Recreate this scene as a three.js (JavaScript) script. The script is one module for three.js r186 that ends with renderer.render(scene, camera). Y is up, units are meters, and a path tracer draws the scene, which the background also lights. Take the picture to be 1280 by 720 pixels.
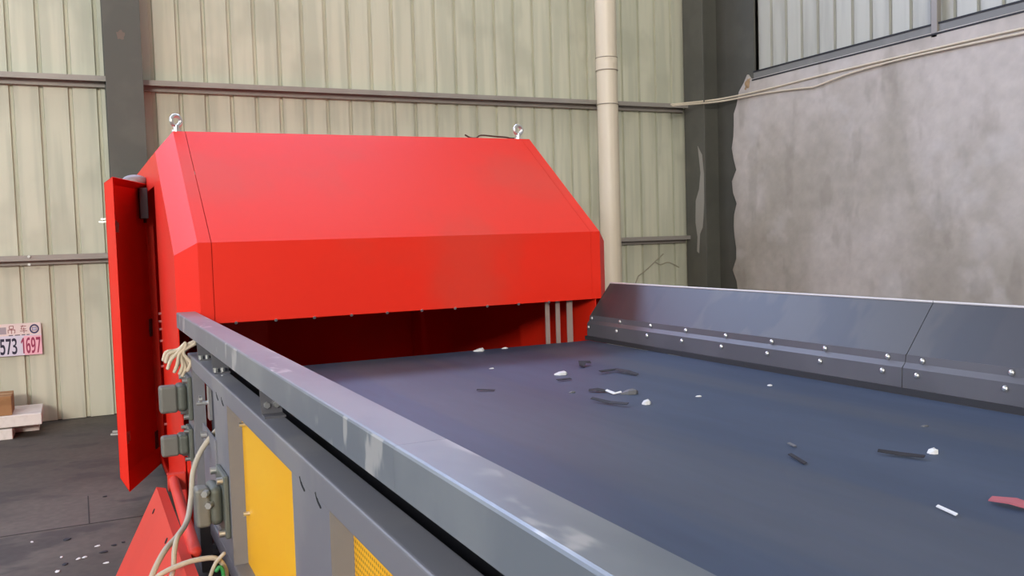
import * as THREE from 'three';
import { RectAreaLightUniformsLib } from 'three/addons/lights/RectAreaLightUniformsLib.js';
import { RoundedBoxGeometry } from 'three/addons/geometries/RoundedBoxGeometry.js';
import { mergeGeometries } from 'three/addons/utils/BufferGeometryUtils.js';

RectAreaLightUniformsLib.init();
const scene = new THREE.Scene();
const renderer = new THREE.WebGLRenderer({ antialias: true });
renderer.toneMapping = THREE.LinearToneMapping;
renderer.toneMappingExposure = 0.57;
renderer.shadowMap.enabled = true;

// ------------------------------------------------------------------ camera
const EYE = 1.34;                                  // height of the lens above the floor
const camera = new THREE.PerspectiveCamera(35.37, 1280 / 720, 0.05, 60);
{
  const yaw = THREE.MathUtils.degToRad(25.65), pit = THREE.MathUtils.degToRad(-3.167), rol = THREE.MathUtils.degToRad(-1.753);
  const f = new THREE.Vector3(Math.sin(yaw) * Math.cos(pit), Math.sin(pit), -Math.cos(yaw) * Math.cos(pit));
  const r = new THREE.Vector3(Math.cos(yaw), 0, Math.sin(yaw));
  const u = new THREE.Vector3().crossVectors(r, f);
  const r2 = r.clone().multiplyScalar(Math.cos(rol)).addScaledVector(u, Math.sin(rol));
  const u2 = u.clone().multiplyScalar(Math.cos(rol)).addScaledVector(r, -Math.sin(rol));
  camera.position.set(0, EYE, 0);
  camera.quaternion.setFromRotationMatrix(new THREE.Matrix4().makeBasis(r2, u2, f.clone().negate()));
}
scene.add(camera);

// ------------------------------------------------------------------ sky and daylight panels
scene.background = new THREE.Color(0.55, 0.66, 0.8);
const ROOF = 6.3;
// translucent roof strips, glazed bands high in the walls: [kind, x, y, z, w, h, normal, intensity, colour]
const DAY = [
  ['roof', -0.8, ROOF - 0.02, -5.9, 13.6, 0.9, [0, -1, 0], 2.2, 0xfff8ec],
  ['roof', -0.8, ROOF - 0.02, -1.2, 13.6, 0.9, [0, -1, 0], 0.8, 0xf4f7ff],
  ['roof', -0.8, ROOF - 0.02, 4.2, 13.6, 0.9, [0, -1, 0], 1.5, 0xfff8ee],
  ['back', -1.8, 5.15, -7.93, 10.5, 1.3, [0, 0, 1], 23, 0xbdd0ff],
  ['side', -7.98, 3.6, -2.0, 11, 2.0, [1, 0, 0], 7.5, 0xdfe9ff],
  ['gate', -6.2, 5.15, 10.98, 3.2, 1.9, [0, 0, -1], 155, 0xfff9f0],
];

// ------------------------------------------------------------------ random and noise
let seed = 7;
const rnd = () => { seed = (seed * 1664525 + 1013904223) >>> 0; return seed / 4294967296; };
const rr = (a, b) => a + (b - a) * rnd();
function hash2(x, y, s) { let h = (x * 374761393 + y * 668265263 + s * 974634533) | 0; h = Math.imul(h ^ (h >>> 13), 1274126177); h ^= h >>> 16; return (h >>> 0) / 4294967296; }
function vnoise(x, y, px, py, s) {              // tileable value noise
  const xi = Math.floor(x), yi = Math.floor(y), fx = x - xi, fy = y - yi;
  const m = (a, p) => ((a % p) + p) % p, sm = t => t * t * (3 - 2 * t);
  const a = hash2(m(xi, px), m(yi, py), s), b = hash2(m(xi + 1, px), m(yi, py), s), c = hash2(m(xi, px), m(yi + 1, py), s), d = hash2(m(xi + 1, px), m(yi + 1, py), s);
  const u = sm(fx), v = sm(fy);
  return (a * (1 - u) + b * u) * (1 - v) + (c * (1 - u) + d * u) * v;
}
function fbm(u, v, fx, fy, oct, s) {            // u, v in 0..1, tileable
  let t = 0, a = 0.5, n = 0;
  for (let i = 0; i < oct; i++) { t += a * vnoise(u * fx, v * fy, fx, fy, s + i * 17); n += a; a *= 0.5; fx *= 2; fy *= 2; }
  return t / n;
}
function tex(N, M, fn, repeat, srgb = true) {   // fn(u, v) -> [r, g, b] 0..1
  const d = new Uint8Array(N * M * 4);
  for (let j = 0; j < M; j++) for (let i = 0; i < N; i++) {
    const c = fn(i / N, j / M), k = (j * N + i) * 4;
    d[k] = Math.max(0, Math.min(255, c[0] * 255)); d[k + 1] = Math.max(0, Math.min(255, c[1] * 255)); d[k + 2] = Math.max(0, Math.min(255, c[2] * 255)); d[k + 3] = 255;
  }
  const t = new THREE.DataTexture(d, N, M, THREE.RGBAFormat);
  t.wrapS = t.wrapT = THREE.RepeatWrapping; t.magFilter = THREE.LinearFilter; t.minFilter = THREE.LinearMipmapLinearFilter; t.generateMipmaps = true;
  if (srgb) t.colorSpace = THREE.SRGBColorSpace;
  t.repeat.set(repeat[0], repeat[1]); t.needsUpdate = true;
  return t;
}
const mix = (a, b, t) => a.map((v, i) => v + (b[i] - v) * t);
const sstep = (a, b, x) => { const t = Math.max(0, Math.min(1, (x - a) / (b - a))); return t * t * (3 - 2 * t); };
const hx = h => [(h >> 16 & 255) / 255, (h >> 8 & 255) / 255, (h & 255) / 255];

// ------------------------------------------------------------------ materials (uv are metres)
const std = o => new THREE.MeshStandardMaterial(o);
const M = {};
function paintTex(base, dust, s, amt = 0.25, rep = 0.8, fx = 5, fy = 5) {
  const a = hx(base), b = hx(dust);
  return tex(256, 256, (u, v) => { const n = fbm(u, v, fx, fy, 5, s), g = fbm(u, v, 48, 48, 2, s + 5); return mix(a, b, amt * sstep(0.45, 0.75, n) + (g - 0.5) * 0.06 + 0.02); }, [rep, rep]);
}
M.sheet = [0, 1, 2].map(i => std({ map: tex(256, 256, (u, v) => {
  const st = fbm(u, v, 24, 3, 4, 31 + i), bl = fbm(u, v, 4, 6, 4, 61 + i);
  return mix(mix(hx(0xd0cfba), hx(0xc1c2ae), sstep(0.35, 0.75, st)), hx(0xb1b29f), 0.5 * sstep(0.55, 0.8, bl));
}, [0.7, 0.35]), roughness: 0.5, metalness: 0.0 }));
M.sheetSide = std({ map: tex(256, 256, (u, v) => mix(hx(0xc2c2b8), hx(0xb1b1a8), sstep(0.35, 0.75, fbm(u, v, 20, 3, 4, 91))), [0.7, 0.35]), roughness: 0.45 });
M.girt = std({ map: paintTex(0x9a948d, 0xaaa49c, 3, 0.5), roughness: 0.5, metalness: 0.15 });
M.column = std({ map: paintTex(0x565650, 0x63625b, 8, 0.6), roughness: 0.6 });

M.plaster = std({ color: 0x9a9790, roughness: 0.95 });
M.concreteWall = std({ map: tex(1024, 512, (u, v) => {
  const a = fbm(u, v, 6, 3, 6, 101), b = fbm(u, v, 14, 9, 4, 131), c = fbm(u, v, 64, 32, 3, 151), d = fbm(u, v, 30, 6, 4, 171);
  let k = mix(hx(0xc6beb8), hx(0xaea69c), sstep(0.35, 0.7, a));
  k = mix(k, hx(0xc6c0bc), 0.6 * sstep(0.55, 0.75, b)); k = mix(k, hx(0x8b8379), 0.25 * sstep(0.6, 0.8, d));
  return k.map(x => x * (0.95 + 0.1 * c));
}, [0.2, 0.4]), roughness: 0.95, bumpMap: tex(512, 512, (u, v) => { const n = 0.6 * fbm(u, v, 10, 10, 5, 201) + 0.4 * fbm(u, v, 60, 60, 2, 205); return [n, n, n]; }, [0.5, 0.5], false), bumpScale: 0.004 });
M.floor = std({ map: tex(1024, 1024, (u, v) => {
  const a = fbm(u, v, 5, 5, 6, 301), b = fbm(u, v, 9, 16, 5, 331), c = fbm(u, v, 128, 128, 2, 351);
  let k = mix(hx(0x605a52), hx(0x4f4a43), sstep(0.35, 0.65, a)); k = mix(k, hx(0x403c39), 0.8 * sstep(0.58, 0.72, b));
  return k.map(x => x * (0.92 + 0.16 * c));
}, [0.3, 0.3]), roughness: 0.75 });
M.joint = std({ color: 0x35322f, roughness: 0.9 });
M.ceil = std({ color: 0x9b9c98, roughness: 0.8 });
M.red = new THREE.MeshPhysicalMaterial({ map: paintTex(0xee2a15, 0xd84436, 12, 0.55, 0.6, 3, 3), roughness: 0.55, specularIntensity: 0.55, clearcoat: 0.12, clearcoatRoughness: 0.2 });


M.redSoft = std({ map: paintTex(0xe0402f, 0xd83a2c, 16, 0.4), roughness: 0.5 });
M.frame = std({ map: paintTex(0x7a7a80, 0x93908e, 21, 0.5, 0.9), roughness: 0.45, metalness: 0.1 });
M.rail = std({ map: tex(512, 512, (u, v) => {
  const a = fbm(u, v, 8, 4, 5, 401), b = fbm(u, v, 30, 10, 4, 421), c = fbm(u, v, 5, 5, 5, 441);
  let k = mix(hx(0x70777f), hx(0x7f858a), sstep(0.4, 0.7, a)); k = mix(k, hx(0xb9b7b4), 0.75 * sstep(0.55, 0.66, b) * sstep(0.47, 0.6, c));
  return k;
}, [0.8, 0.8]), roughness: 0.36, metalness: 0.15 });
M.guard = std({ map: tex(512, 512, (u, v) => {
  const a = fbm(u, v, 6, 4, 5, 461), b = fbm(u, v, 14, 8, 4, 481);
  return mix(mix(hx(0x404045), hx(0x4b4a4a), sstep(0.45, 0.55, a)), hx(0x393b42), 0.6 * sstep(0.55, 0.65, b));
}, [0.5, 0.5]), roughness: 0.45, metalness: 0.1 });
M.skirt = std({ map: paintTex(0x54545a, 0x64636a, 33, 0.4), roughness: 0.45 });

M.edge = std({ color: 0xcfcaca, roughness: 0.45 });
M.rubber = std({ color: 0x2b2b2f, roughness: 0.7 });
M.black = std({ color: 0x0a0a0c, roughness: 0.8 });

M.paleStrip = std({ color: 0x9c8882, roughness: 0.6 });
M.belt = std({ map: tex(512, 1024, (u, v) => {           // u across, v along the belt
  const a = fbm(u, v, 6, 3, 5, 501), st = fbm(u, v, 9, 1, 4, 521), f = fbm(u, v, 90, 40, 2, 541);
  let k = mix(hx(0x38475f), hx(0x435168), sstep(0.35, 0.7, a)); k = mix(k, hx(0x6a625e), 0.25 * sstep(0.55, 0.72, st));
  return k.map(x => x * (0.97 + 0.06 * f));
}, [0.5, 0.2]), roughness: 0.52, metalness: 0.0 });
M.yellow = std({ map: paintTex(0xf4b30f, 0xf6bb22, 41, 0.4), roughness: 0.5 });
M.yellowMesh = std({ map: tex(256, 256, (u, v) => {      // punched sheet: rows of small round holes
  const n = 12, x = u * n - Math.floor(u * n) - 0.5, y = v * n - Math.floor(v * n) - 0.5; return Math.hypot(x, y) < 0.27 ? hx(0x9a6c10) : hx(0xf4b30f);
}, [7, 7]), roughness: 0.5 });
M.zinc = std({ color: 0xd8d8d6, roughness: 0.28, metalness: 0.85 });
M.cast = std({ map: paintTex(0x77766f, 0x84827c, 51, 0.5, 2), roughness: 0.5, metalness: 0.25 });
M.bearing = std({ map: paintTex(0x5f635c, 0x6e7169, 52, 0.5, 2), roughness: 0.5, metalness: 0.2 });
M.hose = std({ color: 0xb5aa98, roughness: 0.6 });
M.rope = std({ color: 0xd2c2ab, roughness: 0.85 });
M.cable = std({ color: 0xd9cdb8, roughness: 0.5 });
M.pipe = std({ map: paintTex(0xe6dac4, 0xd6cab4, 61, 0.5, 0.5), roughness: 0.4 });
M.pipeBand = std({ color: 0x9a8f80, roughness: 0.6 });
M.plasticGrey = std({ color: 0x8d8488, roughness: 0.5 });
M.purple = std({ color: 0x4a3c46, roughness: 0.6 });
M.card = std({ map: paintTex(0xa67d55, 0x8f6a46, 71, 0.6, 3), roughness: 0.9 });
M.foam = std({ map: paintTex(0xebe6df, 0xd6d0c8, 72, 0.6, 3), roughness: 0.9 });
M.chipDark = std({ color: 0x26252c, roughness: 0.7, side: THREE.DoubleSide });
M.chipWhite = std({ color: 0xe2e2e2, roughness: 0.5, side: THREE.DoubleSide });
M.chipGrey = std({ color: 0x6a6a6e, roughness: 0.6, side: THREE.DoubleSide });
M.chipRed = std({ color: 0xb0606a, roughness: 0.6, side: THREE.DoubleSide });
M.mortar = std({ color: 0xa58a6a, roughness: 0.95 });
M.sill = std({ map: paintTex(0x7d7d7a, 0x8f8e8a, 81, 0.5), roughness: 0.55 });
M.stain = std({ color: 0xa6a28e, roughness: 0.9 });
M.wire = std({ color: 0x4a3a34, roughness: 0.7 });
M.green = std({ color: 0x2f8a4a, roughness: 0.6 });
M.glow = c => new THREE.MeshStandardMaterial({ color: 0x888888, emissive: c, emissiveIntensity: 2.2, roughness: 0.8 });

// ------------------------------------------------------------------ geometry helpers (y given relative to the lens, see EYE)
const V = (x, y, z) => new THREE.Vector3(x, y + EYE, z);
function boxUV(g) {                                // uv in metres from the dominant normal
  const p = g.attributes.position, n = g.attributes.normal, uv = new Float32Array(p.count * 2);
  for (let i = 0; i < p.count; i++) {
    const ax = Math.abs(n.getX(i)), ay = Math.abs(n.getY(i)), az = Math.abs(n.getZ(i));
    if (ay >= ax && ay >= az) { uv[2 * i] = p.getX(i); uv[2 * i + 1] = p.getZ(i); }
    else if (ax >= az) { uv[2 * i] = p.getZ(i); uv[2 * i + 1] = p.getY(i); }
    else { uv[2 * i] = p.getX(i); uv[2 * i + 1] = p.getY(i); }
  }
  g.setAttribute('uv', new THREE.BufferAttribute(uv, 2));
  return g;
}
const flat = g => { const q = g.index ? g.toNonIndexed() : g; q.computeVertexNormals(); return boxUV(q); };
function box(x0, x1, y0, y1, z0, z1, rad = 0) {    // y relative to the lens
  const w = Math.abs(x1 - x0), h = Math.abs(y1 - y0), d = Math.abs(z1 - z0);
  const g = rad ? new RoundedBoxGeometry(w, h, d, 2, Math.min(rad, w / 2.01, h / 2.01, d / 2.01)) : new THREE.BoxGeometry(w, h, d);
  g.translate((x0 + x1) / 2, (y0 + y1) / 2 + EYE, (z0 + z1) / 2);
  return boxUV(g.index ? g.toNonIndexed() : g);
}
function merge(list) { return mergeGeometries(list.map(g => { const q = g.index ? g.toNonIndexed() : g; for (const k of Object.keys(q.attributes)) if (!['position', 'normal', 'uv'].includes(k)) q.deleteAttribute(k); return q; })); }
function prismZ(pts, z0, z1, bevel = 0) {          // closed profile [x, y] swept along z
  const s = new THREE.Shape(pts.map(p => new THREE.Vector2(p[0], p[1] + EYE)));
  const g = new THREE.ExtrudeGeometry(s, { depth: z1 - z0 - 2 * bevel, bevelEnabled: bevel > 0, bevelSize: bevel, bevelThickness: bevel, bevelSegments: 1, steps: 1 });
  g.translate(0, 0, z0 + bevel); return flat(g);
}
function ribbon(pts, t) {                          // open polyline [x, y] thickened to the left by t -> closed profile
  const L = [], n = pts.length;
  for (let i = 0; i < n; i++) {
    const a = pts[Math.max(0, i - 1)], b = pts[Math.min(n - 1, i + 1)], c = pts[i];
    const d1 = i ? norm2([c[0] - a[0], c[1] - a[1]]) : norm2([b[0] - c[0], b[1] - c[1]]), d2 = i < n - 1 ? norm2([b[0] - c[0], b[1] - c[1]]) : d1;
    const m = norm2([-(d1[1] + d2[1]), d1[0] + d2[0]]), k = t / Math.max(0.35, m[0] * -d1[1] + m[1] * d1[0]);
    L.push([c[0] + m[0] * k, c[1] + m[1] * k]);
  }
  return pts.concat(L.reverse());
}
const norm2 = v => { const l = Math.hypot(v[0], v[1]) || 1; return [v[0] / l, v[1] / l]; };
function roundProfile(pts, r, seg = 4) {           // round the corners of a closed profile
  const out = [], n = pts.length;
  for (let i = 0; i < n; i++) {
    const p = pts[i], a = pts[(i + n - 1) % n], b = pts[(i + 1) % n];
    const da = norm2([a[0] - p[0], a[1] - p[1]]), db = norm2([b[0] - p[0], b[1] - p[1]]);
    const s = [p[0] + da[0] * r, p[1] + da[1] * r], e = [p[0] + db[0] * r, p[1] + db[1] * r];
    for (let k = 0; k <= seg; k++) { const t = k / seg, u = 1 - t; out.push([u * u * s[0] + 2 * u * t * p[0] + t * t * e[0], u * u * s[1] + 2 * u * t * p[1] + t * t * e[1]]); }
  }
  return out;
}
function plate(corners, t) {                       // planar convex polygon of [x, y, z], thickened by t against its normal
  const P = corners.map(c => V(...c)), n = new THREE.Vector3().crossVectors(P[1].clone().sub(P[0]), P[2].clone().sub(P[0])).normalize();
  const Q = P.map(p => p.clone().addScaledVector(n, -t)), pos = [];
  const tri = (a, b, c) => pos.push(a.x, a.y, a.z, b.x, b.y, b.z, c.x, c.y, c.z);
  for (let i = 1; i < P.length - 1; i++) { tri(P[0], P[i], P[i + 1]); tri(Q[0], Q[i + 1], Q[i]); }
  for (let i = 0; i < P.length; i++) { const j = (i + 1) % P.length; tri(P[i], Q[i], Q[j]); tri(P[i], Q[j], P[j]); }
  const g = new THREE.BufferGeometry(); g.setAttribute('position', new THREE.Float32BufferAttribute(pos, 3));
  return flat(g);
}
function tube(pts, r, seg = 40, rad = 8) {
  const c = new THREE.CatmullRomCurve3(pts.map(p => V(...p)), false, 'centripetal');
  const g = new THREE.TubeGeometry(c, seg, r, rad, false);
  const caps = [0, 1].map(t => { const s = new THREE.SphereGeometry(r, rad, 6); const q = c.getPoint(t); s.translate(q.x, q.y, q.z); return s; });
  return merge([g, ...caps]);
}
function cyl(p, axis, r, len, seg = 16, r2 = r) {  // from p along +axis
  const g = new THREE.CylinderGeometry(r2, r, len, seg); g.translate(0, len / 2, 0);
  const q = new THREE.Quaternion().setFromUnitVectors(new THREE.Vector3(0, 1, 0), new THREE.Vector3(...axis).normalize());
  g.applyQuaternion(q); const o = V(...p); g.translate(o.x, o.y, o.z); return g.toNonIndexed();
}
const taken = {};
function numbered(n) { const k = taken[n] = (taken[n] ?? -1) + 1; return k ? n + '_' + String(k).padStart(3, '0') : n; }
function mesh(name, g, m, parent, label) {
  const o = new THREE.Mesh(g, m); o.name = name; o.castShadow = o.receiveShadow = true; parent.add(o);
  if (label) o.userData.label = label; return o;
}
function thing(name, label, category, group) { const o = new THREE.Group(); o.name = numbered(name); o.userData = { label, category }; if (group) o.userData.group = group; scene.add(o); return o; }
function solo(name, g, m, label, category, group) {
  const o = mesh(numbered(name), g, m, scene); o.userData = { label, category }; if (group) o.userData.group = group; return o;
}
function struct(name, g, m, label, category = 'wall') { const o = g ? mesh(name, g, m, scene) : new THREE.Group(); o.name = name; if (!g) scene.add(o); o.userData = { kind: 'structure', label, category }; return o; }

// ------------------------------------------------------------------ the hall
const FL = -EYE;                                   // floor level in lens-relative heights
struct('floor', box(-8.3, 6.8, FL - 0.2, FL, -8.4, 11.3), M.floor, 'dark grey dusty concrete floor of the hall', 'floor');
{ const fl = scene.getObjectByName('floor');
  mesh('joint', box(-7.9, 6, FL - 0.01, FL + 0.0012, -4.865, -4.855), M.joint, fl);
  mesh('joint', box(-0.014, -0.008, FL - 0.01, FL + 0.0012, -5.42, -4.87), M.joint, fl); }
{ // ceiling of roof deck strips with translucent strips between them
  const c = struct('ceiling', null, null, 'grey metal roof deck with translucent daylight strips', 'ceiling');
  const edges = [-8.4, ...DAY.filter(d => d[0] === 'roof').flatMap(d => [d[3] - d[5] / 2, d[3] + d[5] / 2]), 11.3];
  for (let i = 0; i < edges.length; i += 2) mesh('roof_deck', box(-8.3, 6.8, ROOF - EYE, ROOF - EYE + 0.15, edges[i], edges[i + 1]), M.ceil, c);
  for (const d of DAY) if (d[0] === 'roof') {
    mesh('roof_deck', box(-8.3, d[1 - 0] - d[4] / 2, ROOF - EYE, ROOF - EYE + 0.15, d[3] - d[5] / 2, d[3] + d[5] / 2), M.ceil, c);
    mesh('skylight', box(d[1] - d[4] / 2, 6.8, ROOF - EYE, ROOF - EYE + 0.15, d[3] - d[5] / 2, d[3] + d[5] / 2), M.glow(d[8]), c);
  }
}
for (const d of DAY) {
  const L = new THREE.RectAreaLight(d[8], d[7], d[4], d[5]);
  L.position.set(d[1], d[2], d[3]); L.lookAt(d[1] + d[6][0], d[2] + d[6][1], d[3] + d[6][2]); L.name = 'daylight'; L.castShadow = true; scene.add(L);
}
{ // left wall with a glazed band, rear wall behind the camera
  const w = struct('wall_left', null, null, 'painted side wall with a band of frosted glazing', 'wall'), d = DAY.find(k => k[0] === 'side');
  const y0 = d[2] - d[5] / 2 - EYE, y1 = d[2] + d[5] / 2 - EYE, z0 = d[3] - d[4] / 2, z1 = d[3] + d[4] / 2;
  mesh('wall_field', box(-8.3, -8, FL, y0, -8.4, 11.3), M.sheet[0], w); mesh('wall_field', box(-8.3, -8, y1, ROOF - EYE, -8.4, 11.3), M.sheet[0], w);
  mesh('wall_field', box(-8.3, -8, y0, y1, -8.4, z0), M.sheet[0], w); mesh('wall_field', box(-8.3, -8, y0, y1, z1, 11.3), M.sheet[0], w);
  mesh('glazing', box(-8.2, -8.01, y0, y1, z0, z1), M.glow(d[8]), w);
  const wr = struct('wall_rear', null, null, 'painted wall with a high window at the other end', 'wall'), q = DAY.find(k => k[0] === 'gate');
  const qa = q[1] - q[4] / 2, qb = q[1] + q[4] / 2, qt = q[2] + q[5] / 2 - EYE, qs = q[2] - q[5] / 2 - EYE;
  mesh('wall_field', box(-8.3, qa, FL, ROOF - EYE, 11, 11.3), M.sheet[1], wr); mesh('wall_field', box(qb, 6.8, FL, ROOF - EYE, 11, 11.3), M.sheet[1], wr);
  mesh('wall_field', box(qa, qb, qt, ROOF - EYE, 11, 11.3), M.sheet[1], wr); mesh('wall_field', box(qa, qb, FL, qs, 11, 11.3), M.sheet[1], wr);
  mesh('window_glazing', box(qa, qb, qs, qt, 11.01, 11.2), M.glow(q[8]), wr);
}
// ribbed sheet: profile across a, standing proud by b; six ribs to a sheet
const PITCH = 0.206;
function ribProfile(n) { const p = []; for (let i = 0; i < n; i++) { const a = i * PITCH; p.push([a, 0], [a + PITCH - 0.036, 0], [a + PITCH - 0.031, -0.027], [a + PITCH - 0.007, -0.027]); } p.push([n * PITCH, 0]); return p; }
function ribbedSheet(n, y0, y1) {                  // in the x-y plane, ribs towards +z
  const f = ribProfile(n), pos = [], t = 0.004;
  for (let i = 0; i < f.length - 1; i++) for (const [dz, fl] of [[0, 0], [-t, 1]]) {
    const a = [f[i][0], f[i][1] + dz], b = [f[i + 1][0], f[i + 1][1] + dz];
    const q = [[a[0], y0, a[1]], [b[0], y0, b[1]], [b[0], y1, b[1]], [a[0], y1, a[1]]];
    const o = fl ? [0, 2, 1, 0, 3, 2] : [0, 1, 2, 0, 2, 3]; for (const k of o) pos.push(...q[k]);
  }
  const g = new THREE.BufferGeometry(); g.setAttribute('position', new THREE.Float32BufferAttribute(pos, 3)); return flat(g);
}
const WZ = -8.0;                                   // inner face of the far wall
{
  const w = struct('wall_back', null, null, 'cream ribbed sheet metal wall behind the red machine', 'wall');
  mesh('outer_skin', box(-8.3, 6.8, FL, ROOF - EYE, WZ - 0.4, WZ - 0.06), M.column, w);
  const x0 = 0.006 - PITCH * 40 + 0.034, H = 2.7, d = DAY.find(k => k[0] === 'back'), c0 = d[2] - d[5] / 2, c1 = d[2] + d[5] / 2;
  const lower = ribbedSheet(6, 0.005, H), upper = ribbedSheet(6, H - 0.06, c0), top = ribbedSheet(6, c1, ROOF);
  for (let i = 0; i < 12; i++) {
    const x = x0 + i * 6 * PITCH; if (x > 6.4) break;
    const a = mesh('wall_sheet', lower, M.sheet[i % 3], w); a.position.set(x, 0, WZ + (i % 2) * 0.003);
    const b = mesh('wall_sheet', upper, M.sheet[(i + 1) % 3], w); b.position.set(x, 0, WZ + 0.006 + (i % 2) * 0.003);
    const e = mesh('wall_sheet', top, M.sheet[i % 3], w); e.position.set(x, 0, WZ + 0.006);
  }
  mesh('clerestory_glazing', box(d[1] - d[4] / 2, d[1] + d[4] / 2, c0 - EYE, c1 - EYE, WZ - 0.02, WZ + 0.05), M.glow(d[8]), w);
  // dried root marks crossing one sheet near the corner
  const r = [[[5.32, -0.44], [5.42, -0.38], [5.53, -0.3], [5.64, -0.22]], [[5.53, -0.3], [5.6, -0.33], [5.7, -0.31], [5.84, -0.37]], [[5.32, -0.44], [5.28, -0.52]]];
  for (const k of r) mesh('root_mark', tube(k.map(([x, y]) => [x, y, WZ + 0.006]), 0.007, 12, 5), M.stain, w);
}
// horizontal girts, channel section
function girt(n, x0, x1, yTop, h = 0.075, d = 0.12) {
  const prof = [[0, 0], [d, 0], [d, -0.042], [d - 0.006, -0.042], [d - 0.006, -0.006], [0.03, -0.006], [0.03, -h], [0, -h]];
  const s = new THREE.Shape(prof.map(p => new THREE.Vector2(p[0], p[1])));
  const g = new THREE.ExtrudeGeometry(s, { depth: x1 - x0, bevelEnabled: false });
  g.rotateY(-Math.PI / 2); g.translate(0, 0, 0);       // profile x -> +z , depth -> -x
  g.scale(1, 1, 1); g.translate(x1, yTop + EYE, WZ + 0.026);
  struct('trim_' + n, flat(g), M.girt, 'grey steel girt running along the ribbed wall', 'beam');
}
girt(1, -7.9, 0.29, 1.372); girt(2, 0.53, 5.9, 1.355);
girt(3, -7.9, 0.29, -0.02); girt(4, 0.53, 5.9, -0.03);
{ // bolt cluster at the girt joint on the left
  const t = scene.getObjectByName('trim_3'); for (const y of [-0.03, -0.09]) mesh('bolt', cyl([-0.33, y, WZ + 0.145], [0, 0, 1], 0.011, 0.02, 6), M.zinc, t);
}
// columns
{
  const c = thing('steel_column', 'dark grey steel column standing behind the open red door', 'column');
  mesh('front_flange', box(0.272, 0.54, FL, ROOF - EYE, -7.69, -7.675, 0.002), M.column, c);
  mesh('web', box(0.4, 0.412, FL, ROOF - EYE, -7.94, -7.69), M.column, c);
  mesh('rear_flange', box(0.272, 0.54, FL, ROOF - EYE, -7.955, -7.94), M.column, c);
  // rub mark of bare primer
  const s = new THREE.Shape(); for (let i = 0; i < 14; i++) { const a = i / 14 * Math.PI * 2, r = 0.03 + 0.006 * Math.sin(i * 2.3); s[i ? 'lineTo' : 'moveTo'](Math.cos(a) * r, Math.sin(a) * r * 1.2); }
  const g = new THREE.ExtrudeGeometry(s, { depth: 0.001, bevelEnabled: false }); g.translate(0.395, 1.66 + EYE, -7.675); mesh('primer_mark', flat(g), std({ color: 0x76685f, roughness: 0.9 }), c);
}
{
  const c = thing('steel_column', 'dark H section corner column smeared with mortar beside the concrete wall', 'column');
  mesh('flange', box(5.9, 5.915, FL, ROOF - EYE, -7.92, -7.59, 0.002), M.column, c);
  mesh('flange', box(6.2, 6.215, FL, ROOF - EYE, -7.92, -7.59, 0.002), M.column, c);
  mesh('web', box(5.915, 6.2, FL, ROOF - EYE, -7.76, -7.745), M.column, c);
  mesh('flashing', box(6.2, 6.22, FL, ROOF - EYE, -7.59, -7.16), M.column, c);
  const P = [[-7.70, 0.9], [-7.66, 0.62], [-7.69, 0.45], [-7.75, 0.33], [-7.76, 0.1], [-7.73, -0.05], [-7.745, -0.2], [-7.71, -0.22], [-7.69, -0.02], [-7.64, 0.05], [-7.61, 0.3], [-7.605, 0.6], [-7.63, 0.8]];
  const s = new THREE.Shape(P.map(p => new THREE.Vector2(p[0], p[1] + EYE))), g = new THREE.ExtrudeGeometry(s, { depth: 0.003, bevelEnabled: false });
  g.rotateY(-Math.PI / 2); g.translate(5.899, 0, 0); mesh('mortar_smear', flat(g), M.plaster, c);
}
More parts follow.
